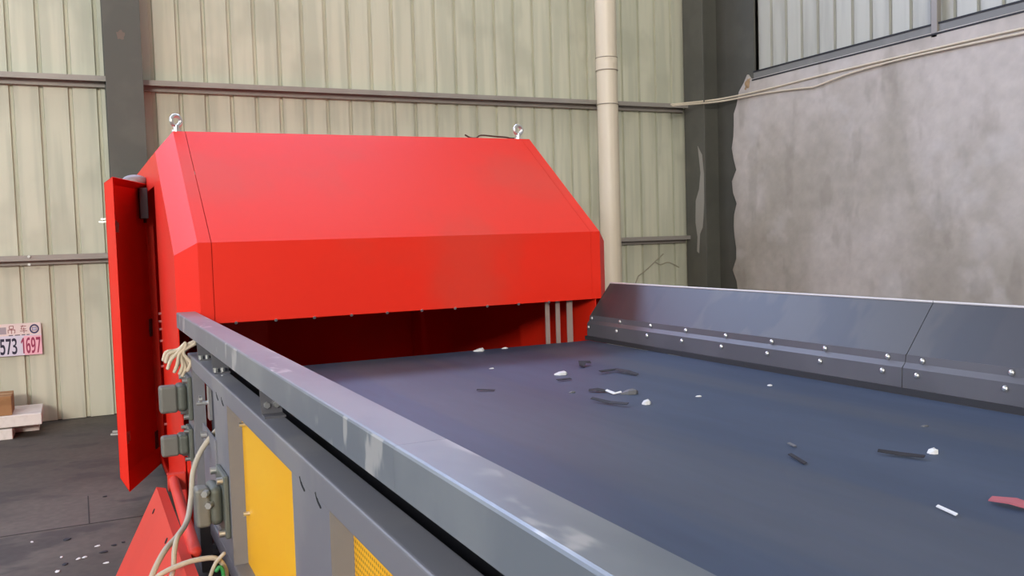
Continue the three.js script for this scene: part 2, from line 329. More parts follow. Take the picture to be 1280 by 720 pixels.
// right wall: rendered concrete below, ribbed sheet above a steel angle
const WX = 6.2, SILL = 1.505;
{
  const w = struct('wall_right', null, null, 'mottled grey concrete wall with ribbed sheeting above it', 'wall');
  mesh('outer_skin', box(6.45, 6.8, FL, ROOF - EYE, -8.4, 11.3), M.column, w);
  const pts = [[11, FL], [11, SILL]]; pts.push([-7.2, SILL], [-7.24, SILL + 0.05], [-7.29, SILL - 0.02], [-7.36, SILL - 0.09], [-7.4, SILL - 0.22]);
  for (let i = 0; i < 22; i++) pts.push([-7.46 + 0.03 * Math.sin(i * 1.7) + 0.018 * Math.sin(i * 3.9 + 1), SILL - 0.3 - i * 0.115]);
  pts.push([-7.46, FL]);
  const s = new THREE.Shape(pts.map(p => new THREE.Vector2(-p[0], p[1] + EYE)));
  const g = new THREE.ExtrudeGeometry(s, { depth: 0.26, bevelEnabled: true, bevelSize: 0.012, bevelThickness: 0.012, bevelSegments: 2 });
  g.rotateY(Math.PI / 2); g.translate(WX - 0.03 + 0.012, 0, 0); mesh('concrete', flat(g), M.concreteWall, w);
  mesh('mortar_lump', (() => { const q = new THREE.IcosahedronGeometry(0.05, 3), p = q.attributes.position; for (let i = 0; i < p.count; i++) { const k = 0.75 + 0.5 * vnoise(p.getX(i) * 40 + 9, p.getY(i) * 40 + p.getZ(i) * 31 + 9, 64, 64, 3); p.setXYZ(i, p.getX(i) * k * 0.7, p.getY(i) * k * 1.5, p.getZ(i) * k * 1.3); } q.translate(WX - 0.005, SILL - 0.04 + EYE, -7.24); q.computeVertexNormals(); return q; })(), M.mortar, w);
  const sh = ribbedSheet(6, SILL + EYE + 0.01, ROOF); sh.rotateY(-Math.PI / 2);
  for (let i = 0; i < 14; i++) { const a = mesh('wall_sheet', sh, M.sheetSide, w); a.position.set(WX + 0.06, 0, -7.16 + i * 6 * PITCH); }
  mesh('sill_angle', prismZ([[WX - 0.01, SILL + 0.07], [WX - 0.004, SILL + 0.07], [WX - 0.004, SILL + 0.006], [WX + 0.07, SILL + 0.006], [WX + 0.07, SILL], [WX - 0.01, SILL]], -7.16, 11), M.sill, w);
  mesh('sill_lip', prismZ([[WX - 0.016, SILL + 0.085], [WX + 0.05, SILL + 0.085], [WX + 0.05, SILL + 0.07], [WX - 0.016, SILL + 0.07]], -7.16, 11), M.rubber, w);
  mesh('sill_lip', prismZ([[WX - 0.035, SILL + 0.002], [WX + 0.03, SILL + 0.002], [WX + 0.03, SILL - 0.012], [WX - 0.035, SILL - 0.012]], -7.16, 11), M.rubber, w);
  mesh('mullion', box(WX - 0.03, WX + 0.02, SILL - 0.03, ROOF - EYE, -5.06, -5.005, 0.003), M.girt, w);
}
// white downpipe in front of the girts
{
  const d = thing('drain_pipe', 'cream plastic downpipe running down the ribbed wall', 'pipe');
  mesh('pipe', cyl([4.82, FL + 0.02, -7.72], [0, 1, 0], 0.104, ROOF - 0.1, 32), M.pipe, d);
  mesh('socket', cyl([4.82, 1.62, -7.72], [0, 1, 0], 0.109, 0.13, 32), M.pipe, d);
  for (const y of [1.622, 1.745, 1.29]) { const g = new THREE.TorusGeometry(0.107, 0.005, 6, 40); g.rotateX(Math.PI / 2); g.translate(4.82, y + EYE, -7.72); mesh('clamp_band', g, M.pipeBand, d); }
  mesh('foot', cyl([4.82, FL, -7.72], [0, 1, 0], 0.11, 0.1, 32), M.pipe, d);
}
// loose cables along the concrete wall
const cableG = 'cables along the concrete wall';
solo('wall_cable', tube([[5.5, 1.30, -7.6], [6.05, 1.365, -7.55], [6.15, 1.375, -6.93], [6.155, 1.385, -6.2], [6.15, 1.385, -5.4], [6.155, 1.38, -4.28], [6.155, 1.33, -2.5], [6.155, 1.4, 0]], 0.009, 90), M.cable, 'upper pale cable strung straight along the concrete wall', 'cable', cableG);
solo('wall_cable', tube([[5.5, 1.285, -7.58], [6.05, 1.34, -7.53], [6.145, 1.338, -6.93], [6.145, 1.303, -6.42], [6.145, 1.292, -6.3], [6.145, 1.306, -6.18], [6.145, 1.338, -5.9], [6.145, 1.36, -5.35], [6.145, 1.345, -4.28], [6.145, 1.30, -2.5], [6.145, 1.36, 0]], 0.009, 90), M.cable, 'lower pale cable sagging to a kink on the concrete wall', 'cable', cableG);
// sign with a telephone number
{
  const cv = document.createElement('canvas'); cv.width = 1024; cv.height = 512; const x = cv.getContext('2d');
  x.fillStyle = '#d9d3e2'; x.fillRect(0, 0, 1024, 512);
  x.fillStyle = '#e6d3cf'; x.fillRect(0, 0, 1024, 190); x.fillStyle = '#a89aa2'; x.fillRect(0, 50, 455, 110);
  x.fillStyle = '#f0b9c6'; x.fillRect(730, 205, 294, 307);
  x.lineWidth = 11; x.strokeStyle = '#8d4a4a';
  const st = (ox, oy, s, L) => { for (const l of L) { x.beginPath(); l.forEach((p, i) => x[i ? 'lineTo' : 'moveTo'](ox + p[0] * s, oy + p[1] * s)); x.stroke(); } };
  st(474, 30, 1.3, [[[25, 5], [75, 5], [75, 38], [25, 38], [25, 5]], [[8, 92], [8, 52], [92, 52], [92, 88], [82, 92]], [[50, 38], [50, 100]]]);
  st(670, 30, 1.3, [[[15, 14], [85, 14]], [[42, 0], [20, 48], [84, 48]], [[55, 30], [55, 100]], [[6, 72], [96, 72]]]);
  x.lineWidth = 26; x.strokeStyle = '#3a3560'; x.beginPath(); x.ellipse(913, 100, 66, 62, 0, 0, 7); x.stroke(); x.fillStyle = '#b9b3cc'; x.fillRect(880, 74, 66, 52); x.lineWidth = 8; x.strokeRect(880, 74, 66, 52);
  x.fillStyle = '#5a4a58'; for (const [a, w] of [[490, 70], [590, 85], [700, 60], [780, 50]]) x.fillRect(a, 178, w, 14);
  x.textBaseline = 'alphabetic'; x.textAlign = 'left'; x.font = 'bold 350px sans-serif';
  const put = (s, px, w, c) => { x.save(); x.fillStyle = c; x.translate(px, 484); x.scale(w / x.measureText(s).width, 1); x.fillText(s, 0, 0); x.restore(); };
  put('2573', 238, 385, '#1d1838'); put('1697', 672, 336, '#a02d55');
  const t = new THREE.CanvasTexture(cv); t.colorSpace = THREE.SRGBColorSpace;
  const g = new THREE.BoxGeometry(0.43, 0.25, 0.004); g.translate(-0.495, -0.67 + EYE, WZ + 0.035);
  const side = std({ color: 0xd9d3e2 });
  const o = new THREE.Mesh(g, [side, side, side, side, std({ map: t, roughness: 0.6 }), side]); o.name = 'phone_number_sign'; o.userData = { label: 'white and pink sign reading 2573 1697 on ribbed wall', category: 'sign' }; o.castShadow = o.receiveShadow = true; scene.add(o);
}
// box and foam slabs by the wall
{
  const b = thing('cardboard_box', 'small brown cardboard box lying on white foam slabs', 'box');
  mesh('carton', box(-0.86, -0.478, -1.168, -1.03, -7.72, -7.42, 0.004), M.card, b);
  mesh('tape', box(-0.8605, -0.4775, -1.0305, -1.0285, -7.59, -7.55), std({ color: 0xb99468, roughness: 0.4 }), b);
  const fg = 'white foam slabs by the wall', slab = (x0, x1, y0, y1, z0, z1, rot, l) => { const g = new RoundedBoxGeometry(x1 - x0, y1 - y0, z1 - z0, 2, 0.006); g.rotateY(rot); g.translate((x0 + x1) / 2, (y0 + y1) / 2 + EYE, (z0 + z1) / 2); solo('foam_slab', boxUV(g.toNonIndexed()), M.foam, l, 'foam', fg); };
  slab(-1.35, -0.32, FL, FL + 0.085, -7.82, -7.64, 0.02, 'white foam slab on the floor under the cardboard box');
  slab(-1.4, -0.29, FL + 0.086, FL + 0.17, -7.86, -7.4, 0.0, 'topmost white foam slab of its pile under the box');
  slab(-1.3, -0.48, FL, FL + 0.075, -7.6, -7.4, -0.02, 'white foam slab lying in front of its pile on floor');
}

// ------------------------------------------------------------------ red sorting machine
const HZ = -4.0, XL = 0.46, XR = 2.43, SL = 0.374, SR = 2.516, YB = -0.325, Y1 = 0.02, Y2 = 0.577, Z2 = -4.765, Z3 = -7.2, BOT = -1.22, E_ = 0.1;
{
  const m = thing('sorting_machine', 'large red sorting machine with a sloped hood over the conveyor', 'machine');
  const sx = 0.516, ex = 2.376, gap = 0.0012, t = 0.004;
  // inset corners of the side plates
  const sl = norm2([Z2 - HZ, Y2 - Y1]);                 // slope direction (z, y)
  const nz = -sl[1], ny = sl[0];                        // inward normal of the slope (z, y): points back and down
  const at = (z) => { const pz = HZ + nz * E_, py = Y1 + ny * E_; return py + (z - pz) / sl[0] * sl[1]; };
  const SZ = HZ - E_, S1 = at(SZ), YT = Y2 - E_, S2z = (HZ + nz * E_) + (YT - (Y1 + ny * E_)) / sl[1] * sl[0];
  mesh('front_panel', plate([[sx + gap, YB, HZ + 0.002], [ex - gap, YB, HZ + 0.002], [ex - gap, Y1, HZ + 0.002], [sx + gap, Y1, HZ + 0.002]], t), M.red, m);
  mesh('front_lip', box(sx + gap, ex - gap, YB, YB + 0.004, HZ - 0.05, HZ), M.red, m);
  mesh('slope_panel', plate([[sx + gap, Y1, HZ + 0.002], [ex - gap, Y1, HZ + 0.002], [ex - gap, Y2, Z2 + 0.002], [sx + gap, Y2, Z2 + 0.002]], t), M.red, m);
  mesh('roof_panel', plate([[XL, Y2, Z2], [XR, Y2, Z2], [XR, Y2, Z3], [XL, Y2, Z3]], t), M.red, m);
  for (const [a, b, s, f] of [[XL, sx - gap, SL, 1], [XR, ex + gap, SR, -1]]) {
    const o = (P) => plate(f > 0 ? P : P.slice().reverse(), t);
    mesh('corner_post', merge([
      o([[a, YB, HZ], [b, YB, HZ], [b, Y1, HZ], [a, Y1, HZ]]),
      o([[a, Y1, HZ], [b, Y1, HZ], [b, Y2, Z2], [a, Y2, Z2]]),
      o([[s, YB - 0.005, SZ], [a, YB, HZ], [a, Y1, HZ], [s, S1, SZ]]),
      o([[s, S1, SZ], [a, Y1, HZ], [a, Y2, Z2], [s, YT, S2z]]),
      o([[s, YT, S2z], [a, Y2, Z2], [a, Y2, Z3], [s, YT, Z3]])]), M.red, m);
  }
  const sidePts = [[SZ, BOT], [SZ, S1], [S2z, YT], [Z3, YT], [Z3, BOT]];
  const side = (hole) => { const s = new THREE.Shape(sidePts.map(p => new THREE.Vector2(p[0], p[1] + EYE)));
    if (hole) s.holes.push(new THREE.Path([[-4.95, -1.17], [-4.95, 0.32], [-5.6, 0.32], [-5.6, -1.17]].map(p => new THREE.Vector2(p[0], p[1] + EYE))));
    const g = new THREE.ExtrudeGeometry(s, { depth: 0.005, bevelEnabled: false }); g.rotateY(-Math.PI / 2); return g; };
  { const g = side(true); g.translate(SL + 0.005, 0, 0); mesh('side_panel', flat(g), M.red, m); }
  { const g = side(false); g.translate(SR, 0, 0); mesh('side_panel', flat(g), M.red, m); }
  mesh('rear_panel', box(SL, SR, BOT, YT, Z3 - 0.005, Z3), M.red, m);
  mesh('base_plate', box(SL, SR, BOT, BOT + 0.01, Z3, SZ), M.red, m);
  mesh('lower_front', box(SL + 0.01, SR - 0.01, BOT + 0.01, -0.8, SZ - 0.006, SZ), M.red, m);
  for (const [x, z] of [[SL + 0.02, Z3 + 0.05], [SR - 0.1, Z3 + 0.05], [SL + 0.02, SZ - 0.15], [SR - 0.1, SZ - 0.15]]) mesh('foot', merge([box(x, x + 0.08, FL + 0.02, BOT, z, z + 0.08), box(x - 0.02, x + 0.1, FL, FL + 0.02, z - 0.02, z + 0.1)]), M.frame, m);
  // chamber walls seen through the entry and the door opening
  mesh('chamber_wall', box(2.4, 2.405, -0.78, YB, -4.9, HZ - 0.01), M.red, m);
  mesh('chamber_wall', box(0.5, 0.505, -0.78, YB, -4.9, HZ - 0.01), M.red, m);
  mesh('chamber_wall', box(0.9, 0.905, BOT + 0.01, YT - 0.1, -5.9, -4.93), M.red, m);
  for (const z of [-4.93, -5.9]) mesh('chamber_wall', box(SL + 0.006, 0.9, BOT + 0.01, YT - 0.1, z - 0.005, z), M.red, m);
  mesh('chamber_wall', box(SL + 0.006, 0.9, YT - 0.105, YT - 0.1, -5.9, -4.93), M.red, m);
  for (const [a, b] of [[2.134, 2.157], [2.194, 2.217], [2.259, 2.291]]) mesh('guide_bar', box(a, b, -0.64, YB, HZ - 0.065, HZ - 0.058), M.paleStrip, m, 'narrow pale upright bar');
  for (let k = 0; k < 10; k++) mesh('screw', cyl([0.602 + k * 0.169, YB + 0.001, HZ - 0.004], [0, -0.6, 1], 0.007, 0.008, 8), M.zinc, m);
  // lifting eyes
  for (const [ex2, rot] of [[0.482, 0.5], [2.387, 0.2]]) {
    const z = -4.82, g = new THREE.TorusGeometry(0.026, 0.0105, 10, 28); g.rotateY(rot); g.translate(ex2, Y2 + 0.058 + EYE, z);
    mesh('lifting_eye', merge([g.toNonIndexed(), cyl([ex2, Y2, z], [0, 1, 0], 0.024, 0.012, 20), cyl([ex2, Y2 + 0.01, z], [0, 1, 0], 0.014, 0.026, 16)]), M.zinc, m, 'bright zinc lifting eye bolt');
  }
  // open door: tray with folded rims, hinged at the far side of its opening
  const hinge = [0.366, -5.585], free = [0.141, -4.935], dirv = norm2([free[0] - hinge[0], free[1] - hinge[1]]), W = Math.hypot(free[0] - hinge[0], free[1] - hinge[1]);
  const out = [-dirv[1], dirv[0]].map(k => -k);          // towards the inside of the tray
  const inn = out[0] > 0 ? out : out.map(k => -k);
  const dp = (s, d, y) => [hinge[0] + dirv[0] * s + inn[0] * d, y, hinge[1] + dirv[1] * s + inn[1] * d];
  const D0 = -1.225, D1 = 0.365, dt = 0.042;
  const slab = (s0, s1, d0, d1, y0, y1) => { const g = new THREE.BoxGeometry(s1 - s0, y1 - y0, d1 - d0); g.translate((s0 + s1) / 2, 0, (d0 + d1) / 2); const mm = new THREE.Matrix4().makeBasis(new THREE.Vector3(dirv[0], 0, dirv[1]), new THREE.Vector3(0, 1, 0), new THREE.Vector3(inn[0], 0, inn[1])); g.applyMatrix4(mm); g.translate(hinge[0], (y0 + y1) / 2 + EYE, hinge[1]); const q = g.toNonIndexed(); if (mm.determinant() < 0) { const p = q.attributes.position; for (let k = 0; k < p.count; k += 3) { const a = [p.getX(k), p.getY(k), p.getZ(k)]; p.setXYZ(k, p.getX(k + 1), p.getY(k + 1), p.getZ(k + 1)); p.setXYZ(k + 1, ...a); } } q.computeVertexNormals(); return boxUV(q); };
  const bo = 0.075, to = 0.03;                            // bevel of the outer skin at foot and head
  const sheet4 = (a, b, c, d) => { const g = plate([a, b, c, d], 0.003); return g; };
  const door = mesh('door', merge([slab(0, W, 0, 0.003, D0 + bo, D1 - to), slab(0, 0.003, 0, dt, D0 + bo, D1 - to),
    sheet4(dp(W, 0, D0 + bo), dp(W, dt, D0), dp(W, dt, D1), dp(W, 0, D1 - to)), sheet4(dp(0, 0, D1 - to), dp(W, 0, D1 - to), dp(W, dt, D1), dp(0, dt, D1)), sheet4(dp(0, 0, D0 + bo), dp(0, dt, D0), dp(W, dt, D0), dp(W, 0, D0 + bo))]), M.red, m, 'open red sheet metal door');
  for (const y of [0.12, -0.96]) { mesh('latch', merge([slab(W - 0.075, W - 0.02, 0.003, 0.03, y - 0.03, y + 0.03), slab(W - 0.13, W - 0.07, 0.012, 0.02, y + 0.012, y + 0.022), slab(W - 0.135, W - 0.125, 0.012, 0.02, y - 0.03, y + 0.02), slab(W - 0.06, W - 0.045, -0.05, 0.0, y + 0.02, y + 0.028), slab(W - 0.06, W - 0.045, -0.04, 0.0, y + 0.034, y + 0.042)]), M.zinc, door); }
  for (const y of [0.2, -0.45, -1.1]) mesh('hinge', merge([slab(-0.03, 0.05, 0.003, 0.009, y - 0.05, y + 0.05), cyl([hinge[0] - 0.004, y - 0.05, hinge[1] - 0.005], [0, 1, 0], 0.009, 0.1, 10)]), M.purple, door);
  { const g = new THREE.SphereGeometry(0.055, 20, 12); g.scale(1.2, 0.62, 1); const p = V(0.315, 0.385, -5.5); g.translate(p.x, p.y, p.z); mesh('hinge_cap', g, M.plasticGrey, m, 'pale grey rounded cap'); }
  mesh('hinge_bracket', box(0.33, 0.372, 0.17, 0.34, -5.62, -5.4, 0.004), M.purple, m, 'dusty purple grey bracket');
  mesh('door_jamb', box(0.38, 0.42, -1.17, 0.32, -4.98, -4.95), M.purple, m);
  mesh('door_jamb', box(0.385, 0.4, -1.17, 0.32, -5.06, -5.05), M.purple, m);
  for (const y of [-0.33, -0.37, -0.41, -0.47, -0.6, -0.74, -0.83, -0.9]) mesh('screw', cyl([0.374, y, -4.925], [-1, 0, 0.3], 0.007, 0.012, 8), M.zinc, m);
  // slanting lower cover and rounded bumper bar beside the legs
  const cov = mesh('lower_cover', merge([plate([[0.077, -1.335, -4.0], [0.077, -1.335, -2.2], [0.25, -0.99, -2.2], [0.25, -0.99, -4.0]], 0.004), plate([[0.25, -0.99, -4.0], [0.25, -0.99, -2.2], [0.286, -1.0, -2.2], [0.286, -1.0, -4.0]], 0.004)]), M.redSoft, m, 'slanting red cover plate');
  for (const [z, k] of [[-3.82, 0.85], [-3.35, 0.9]]) mesh('bolt_hole', cyl([0.077 + 0.173 * k, -1.335 + 0.345 * k, z], [-0.9, 0.45, 0], 0.011, 0.002, 12), M.black, cov);
  mesh('bumper_bar', tube([[0.322, -0.985, -4.05], [0.315, -0.995, -3.7], [0.302, -1.0, -3.1]], 0.021, 20, 14), M.redSoft, m, 'rounded red bar');
  mesh('bar_mount', box(0.3, 0.37, -1.03, -0.96, -4.09, -4.05), M.redSoft, m);
}
// thin wire left on the hood roof
solo('wire_scrap', tube([[2.06, 0.602, -4.85], [2.09, 0.588, -4.85], [2.13, 0.588, -4.85], [2.15, 0.601, -4.85], [2.25, 0.598, -4.85], [2.33, 0.595, -4.86], [2.36, 0.592, -4.87], [2.42, 0.592, -4.86]], 0.005, 40, 6), M.wire, 'bent brown wire scrap lying on the hood roof', 'wire');

// ------------------------------------------------------------------ belt conveyor
const BY = -0.532, CZ0 = -4.0, CZ1 = 0.9;
{
  const c = thing('belt_conveyor', 'grey framed belt conveyor with sloped side guards feeding the red machine', 'conveyor');
  const RZ = -3.955, RR = 0.09, RY = BY - RR;               // head roller under the machine hood
  const arc = (r, y1) => { const p = [[CZ1, BY - (RR - r)]]; for (let k = 0; k <= 20; k++) { const a = Math.PI / 2 + Math.PI * k / 20; p.push([RZ + Math.cos(a) * r, RY + Math.sin(a) * r]); } p.push([CZ1, y1]); return p; };
  { const o = arc(RR, RY - RR), q = arc(RR - 0.008, RY - RR + 0.008), sh = new THREE.Shape([...o, ...q.reverse()].map(p => new THREE.Vector2(-p[0], p[1] + EYE)));
    const g = new THREE.ExtrudeGeometry(sh, { depth: 1.755, bevelEnabled: false }); g.rotateY(Math.PI / 2); g.translate(0.57, 0, 0); mesh('belt', flat(g), M.belt, c, 'blue grey rubber belt'); }
  mesh('roller', cyl([0.56, RY, RZ], [1, 0, 0], RR - 0.009, 1.78, 32), M.cast, c);
  mesh('slider_bed', box(0.58, 2.31, BY - 0.05, BY - 0.009, -3.8, CZ1), M.skirt, c);
  // left guard: folded rail, sloped panel, rubber
  const joinZ = -1.13;
  const railP = ribbon([[0.3626, -0.331], [0.3626, -0.2725], [0.3645, -0.2695], [0.368, -0.268], [0.437, -0.268], [0.55, -0.425], [0.553, -0.49]], -0.004);
  for (const [a, b] of [[CZ0, joinZ - 0.0004], [joinZ + 0.0004, CZ1]]) mesh('side_rail', prismZ(railP, a, b), M.rail, c, 'grey folded side rail');
  mesh('rail_liner', box(0.545, 0.562, -0.525, -0.47, CZ0, CZ1), M.rubber, c);
  // right guard in two lengths
  const seam = -2.035;
  const gp = ribbon([[2.56, -0.25], [2.487, -0.248], [2.36, -0.412]], 0.004);
  const sk1 = ribbon([[2.36, -0.408], [2.357, -0.433]], 0.006), sk2 = ribbon([[2.357, -0.433], [2.343, -0.449]], 0.006), sk3 = ribbon([[2.343, -0.449], [2.341, -0.515]], 0.006);
  for (const [a, b] of [[CZ0, seam - 0.0015], [seam + 0.0015, CZ1]]) {
    const g = mesh('guard_panel', prismZ(gp, a, b), M.guard, c, 'sloped grey guard panel');
    mesh('edge_trim', cyl([2.487, -0.2475, a], [0, 0, 1], 0.0042, b - a, 8), M.edge, g, 'bare bright top edge');
    const s = mesh('skirt_plate', merge([prismZ(sk1, a, b), prismZ(sk3, a, b)]), M.skirt, c);
    mesh('skirt_step', prismZ(sk2, a, b), M.skirt, s);
    const zs = a < -3 ? [-3.975, -3.71, -3.45, -3.185, -2.918, -2.648, -2.377, -2.104] : [-1.97, -1.672, -1.4, -1.13, -0.86, -0.59];
    for (const z of zs) for (const y of [-0.422, -0.467]) {
      const q = new THREE.SphereGeometry(0.0095, 12, 6, 0, Math.PI * 2, 0, Math.PI / 2); q.rotateZ(Math.PI / 2); q.scale(0.8, 1, 1); const o = V(y > -0.44 ? 2.357 : 2.341, y, z + (y > -0.44 ? 0 : -0.008)); q.translate(o.x, o.y, o.z);
      mesh('bolt', q, M.zinc, s);
    }
  }
  mesh('skirt_rubber', box(2.327, 2.339, BY + 0.0003, -0.512, CZ0, CZ1), M.rubber, c);
  mesh('frame_beam', box(2.44, 2.5, -0.52, -0.44, CZ0, CZ1), M.frame, c);
  mesh('guard_support', box(2.36, 2.45, -0.47, -0.44, CZ0, CZ1), M.frame, c);
  // left frame: top tube, wide posts, yellow panels, lower tube
  mesh('frame_beam', prismZ(roundProfile([[0.399, -0.44], [0.399, -0.499], [0.462, -0.499], [0.462, -0.44]], 0.006, 3), -4.0, CZ1), M.frame, c);
  mesh('frame_beam', prismZ(roundProfile([[0.399, -1.01], [0.399, -1.075], [0.462, -1.075], [0.462, -1.01]], 0.006, 3), -3.5, CZ1), M.frame, c);
  for (const [z0, z1, y0] of [[-4.1, -3.87, FL], [-3.24, -2.93, -1.075], [-1.977, -1.649, -1.075], [-0.6, -0.3, FL]])
    mesh('post', prismZ(roundProfile([[0.4, -0.494], [0.4, y0], [0.446, y0], [0.446, -0.494]], 0.004, 2), z0, z1), M.frame, c);
  for (const z0 of [-2.6, -0.9]) mesh('leg', box(0.405, 0.455, FL, -1.075, z0, z0 + 0.08, 0.004), M.frame, c);
  mesh('leg', box(2.44, 2.5, FL, -0.52, -3.6, -3.52), M.frame, c); mesh('leg', box(2.44, 2.5, FL, -0.52, 0.3, 0.38), M.frame, c);
  const y1 = mesh('side_cover', box(0.444, 0.449, -1.01, -0.495, -2.945, -1.97), M.yellow, c, 'flat yellow side cover');
  const y2 = mesh('side_cover', box(0.444, 0.449, -1.01, -0.495, -1.66, -0.58), M.yellowMesh, c, 'punched yellow side cover');
  for (const [y, z] of [[-0.55, -2.86], [-0.83, -2.86], [-0.55, -2.05]]) mesh('screw', cyl([0.445, y, z], [-1, 0, 0], 0.007, 0.02, 8), M.zinc, y1);
  mesh('back_cover', box(0.47, 0.475, -1.07, -0.5, -3.9, CZ1), M.skirt, c);
  // cracked weld seams at the post tops
  for (const [z0, z1] of [[-3.24, -2.93], [-1.977, -1.649]]) for (const z of [z0 + 0.1, z1 - 0.09]) mesh('weld_crack', tube([[0.3995, -0.488, z - 0.012], [0.3995, -0.5, z], [0.3995, -0.508, z + 0.025]], 0.0022, 8, 5), M.black, c);
  // rail brackets bolted to the top tube
  for (const z of [-3.72, -3.3, -2.37, -0.2]) {
    const b = mesh('rail_bracket', merge([plate([[0.41, -0.436, z], [0.463, -0.436, z], [0.463, -0.322, z], [0.405, -0.335, z]], 0.005), box(0.41, 0.463, -0.44, -0.435, z, z + 0.045), plate([[0.45, -0.436, z - 0.005], [0.45, -0.34, z - 0.005], [0.45, -0.436, z - 0.1]], 0.005)]), M.skirt, c);
    const low = z < -3; for (const x of [0.428, 0.452]) mesh('bolt', low ? cyl([x - 0.012, -0.435, z + 0.025], [0, 1, 0], 0.009, 0.014, 6) : cyl([x - 0.005, -0.412, z], [0, 0, 1], 0.008, 0.012, 6), M.zinc, b);
  }
  // belt take-up plate between the first posts
  { const p = mesh('tensioner', merge([box(0.40, 0.41, -0.62, -0.5, -3.42, -3.37), cyl([0.36, -0.56, -3.4], [1, 0, 0], 0.008, 0.05, 8), cyl([0.37, -0.545, -3.4], [1, 0, 0], 0.013, 0.01, 6), cyl([0.37, -0.675, -3.4], [1, 0, 0], 0.013, 0.02, 6)]), M.zinc, c, 'zinc tensioner plate with threaded rod'); void p; }
  mesh('mount_plate', box(0.395, 0.4, -0.98, -0.66, -3.55, -3.2), M.frame, c);
  // flange bearings on the left side
  for (const [yc, zc, hs, base] of [[-0.62, -3.98, 0.075, 0.4], [-0.82, -4.0, 0.058, 0.4], [-0.83, -3.05, 0.085, 0.4]]) { const px = hs > 0.08 ? 0.1 : 0.125;
    const s = hs / 0.075, b = mesh('bearing_housing', merge([
      box(base - 0.018, base, yc - hs * 1.2, yc + hs * 1.2, zc - hs * 1.1, zc + hs * 1.1, 0.006),
      box(base - 0.06, base - 0.016, yc - hs * 0.75, yc + hs * 0.75, zc - hs * 0.75, zc + hs * 0.75, 0.02 * s),
      cyl([base - px + 0.025, yc, zc], [1, 0, 0], hs * 0.62, 0.05, 24)]), M.bearing, c, 'grey green cast bearing housing');
    mesh('bearing_cap', merge([box(base - px, base - 0.055, yc - hs * 0.75, yc + hs * 0.75, zc - hs * 0.1, zc + hs * 0.75, 0.012)]), M.cast, b);
    for (const [dy, dz] of [[1, 1], [1, -1], [-1, 1], [-1, -1]]) mesh('bolt', cyl([base - 0.036, yc + dy * hs, zc + dz * hs * 0.9], [1, 0, 0], 0.011 * s, 0.02, 6), M.zinc, b);
    if (hs > 0.08) for (const [dy, dx] of [[0.05, -0.05], [0.012, -0.04]]) mesh('bolt', cyl([base + dx - 0.015, yc + dy, zc + hs * 0.72], [-0.5, 0, 1], 0.011, 0.025, 6), M.zinc, b);
  }
}
// hoses hanging by the frame
const hoseG = 'beige hoses hanging by the conveyor frame';
solo('hose', tube([[0.43, -0.66, -3.4], [0.395, -0.69, -3.38], [0.36, -0.735, -3.37], [0.332, -0.79, -3.34], [0.318, -0.865, -3.3], [0.291, -0.92, -3.2], [0.25, -0.938, -3.1], [0.199, -0.952, -3.0], [0.158, -1.005, -2.95], [0.125, -1.1, -2.93]], 0.0095, 80, 10), M.hose, 'thick beige hose hanging from the frame past the bearing', 'hose', hoseG);
solo('hose', tube([[0.262, -0.905, -3.05], [0.238, -0.91, -2.98], [0.226, -0.94, -2.95], [0.216, -1.0, -2.93], [0.165, -1.08, -2.9]], 0.008, 40, 10), M.hose, 'short beige hose branching straight down from thick hose', 'hose', hoseG);
solo('hose', tube([[0.13, -1.06, -2.88], [0.165, -0.99, -2.88], [0.235, -0.962, -2.88], [0.294, -0.955, -2.88], [0.342, -0.962, -2.88], [0.366, -1.0, -2.88], [0.36, -1.08, -2.88]], 0.008, 50, 10), M.hose, 'looped beige hose arching between red cover and frame', 'hose', hoseG);
solo('hose', tube([[0.31, -1.02, -2.85], [0.335, -0.965, -2.85], [0.36, -0.94, -2.85]], 0.006, 20, 8), M.hose, 'thin straight beige hose leaning on the frame post', 'hose', hoseG);
solo('cable_tie', tube([[0.335, -0.985, -2.84], [0.345, -0.975, -2.84], [0.352, -0.985, -2.84], [0.355, -1.01, -2.84]], 0.006, 14, 8), M.green, 'small green clip on the looped beige hose', 'clip');
// frayed rope tied at the end of the rail
{
  const r = thing('frayed_rope', 'frayed bundle of beige rope hanging from the rail end', 'rope');
  mesh('knot', tube([[0.455, -0.385, -3.93], [0.42, -0.392, -3.92], [0.39, -0.405, -3.92], [0.365, -0.415, -3.92]], 0.013, 16, 8), M.rope, r);
  const ends = [[0.297, -0.452], [0.31, -0.485], [0.318, -0.468], [0.335, -0.5], [0.345, -0.49], [0.365, -0.52], [0.375, -0.505], [0.305, -0.46], [0.355, -0.51], [0.385, -0.5]];
  for (const [x, y] of ends) { const z = -3.92 + rr(-0.02, 0.02); mesh('strand', tube([[0.4 + rr(-0.02, 0.02), -0.395 + rr(-0.008, 0.008), z], [0.36 + (x - 0.34) * 0.3, -0.405 + (y + 0.4) * 0.25, z], [x + 0.012, y + 0.03, z + 0.01], [x, y, z + 0.01]], 0.0075, 14, 6), M.rope, r); }
}

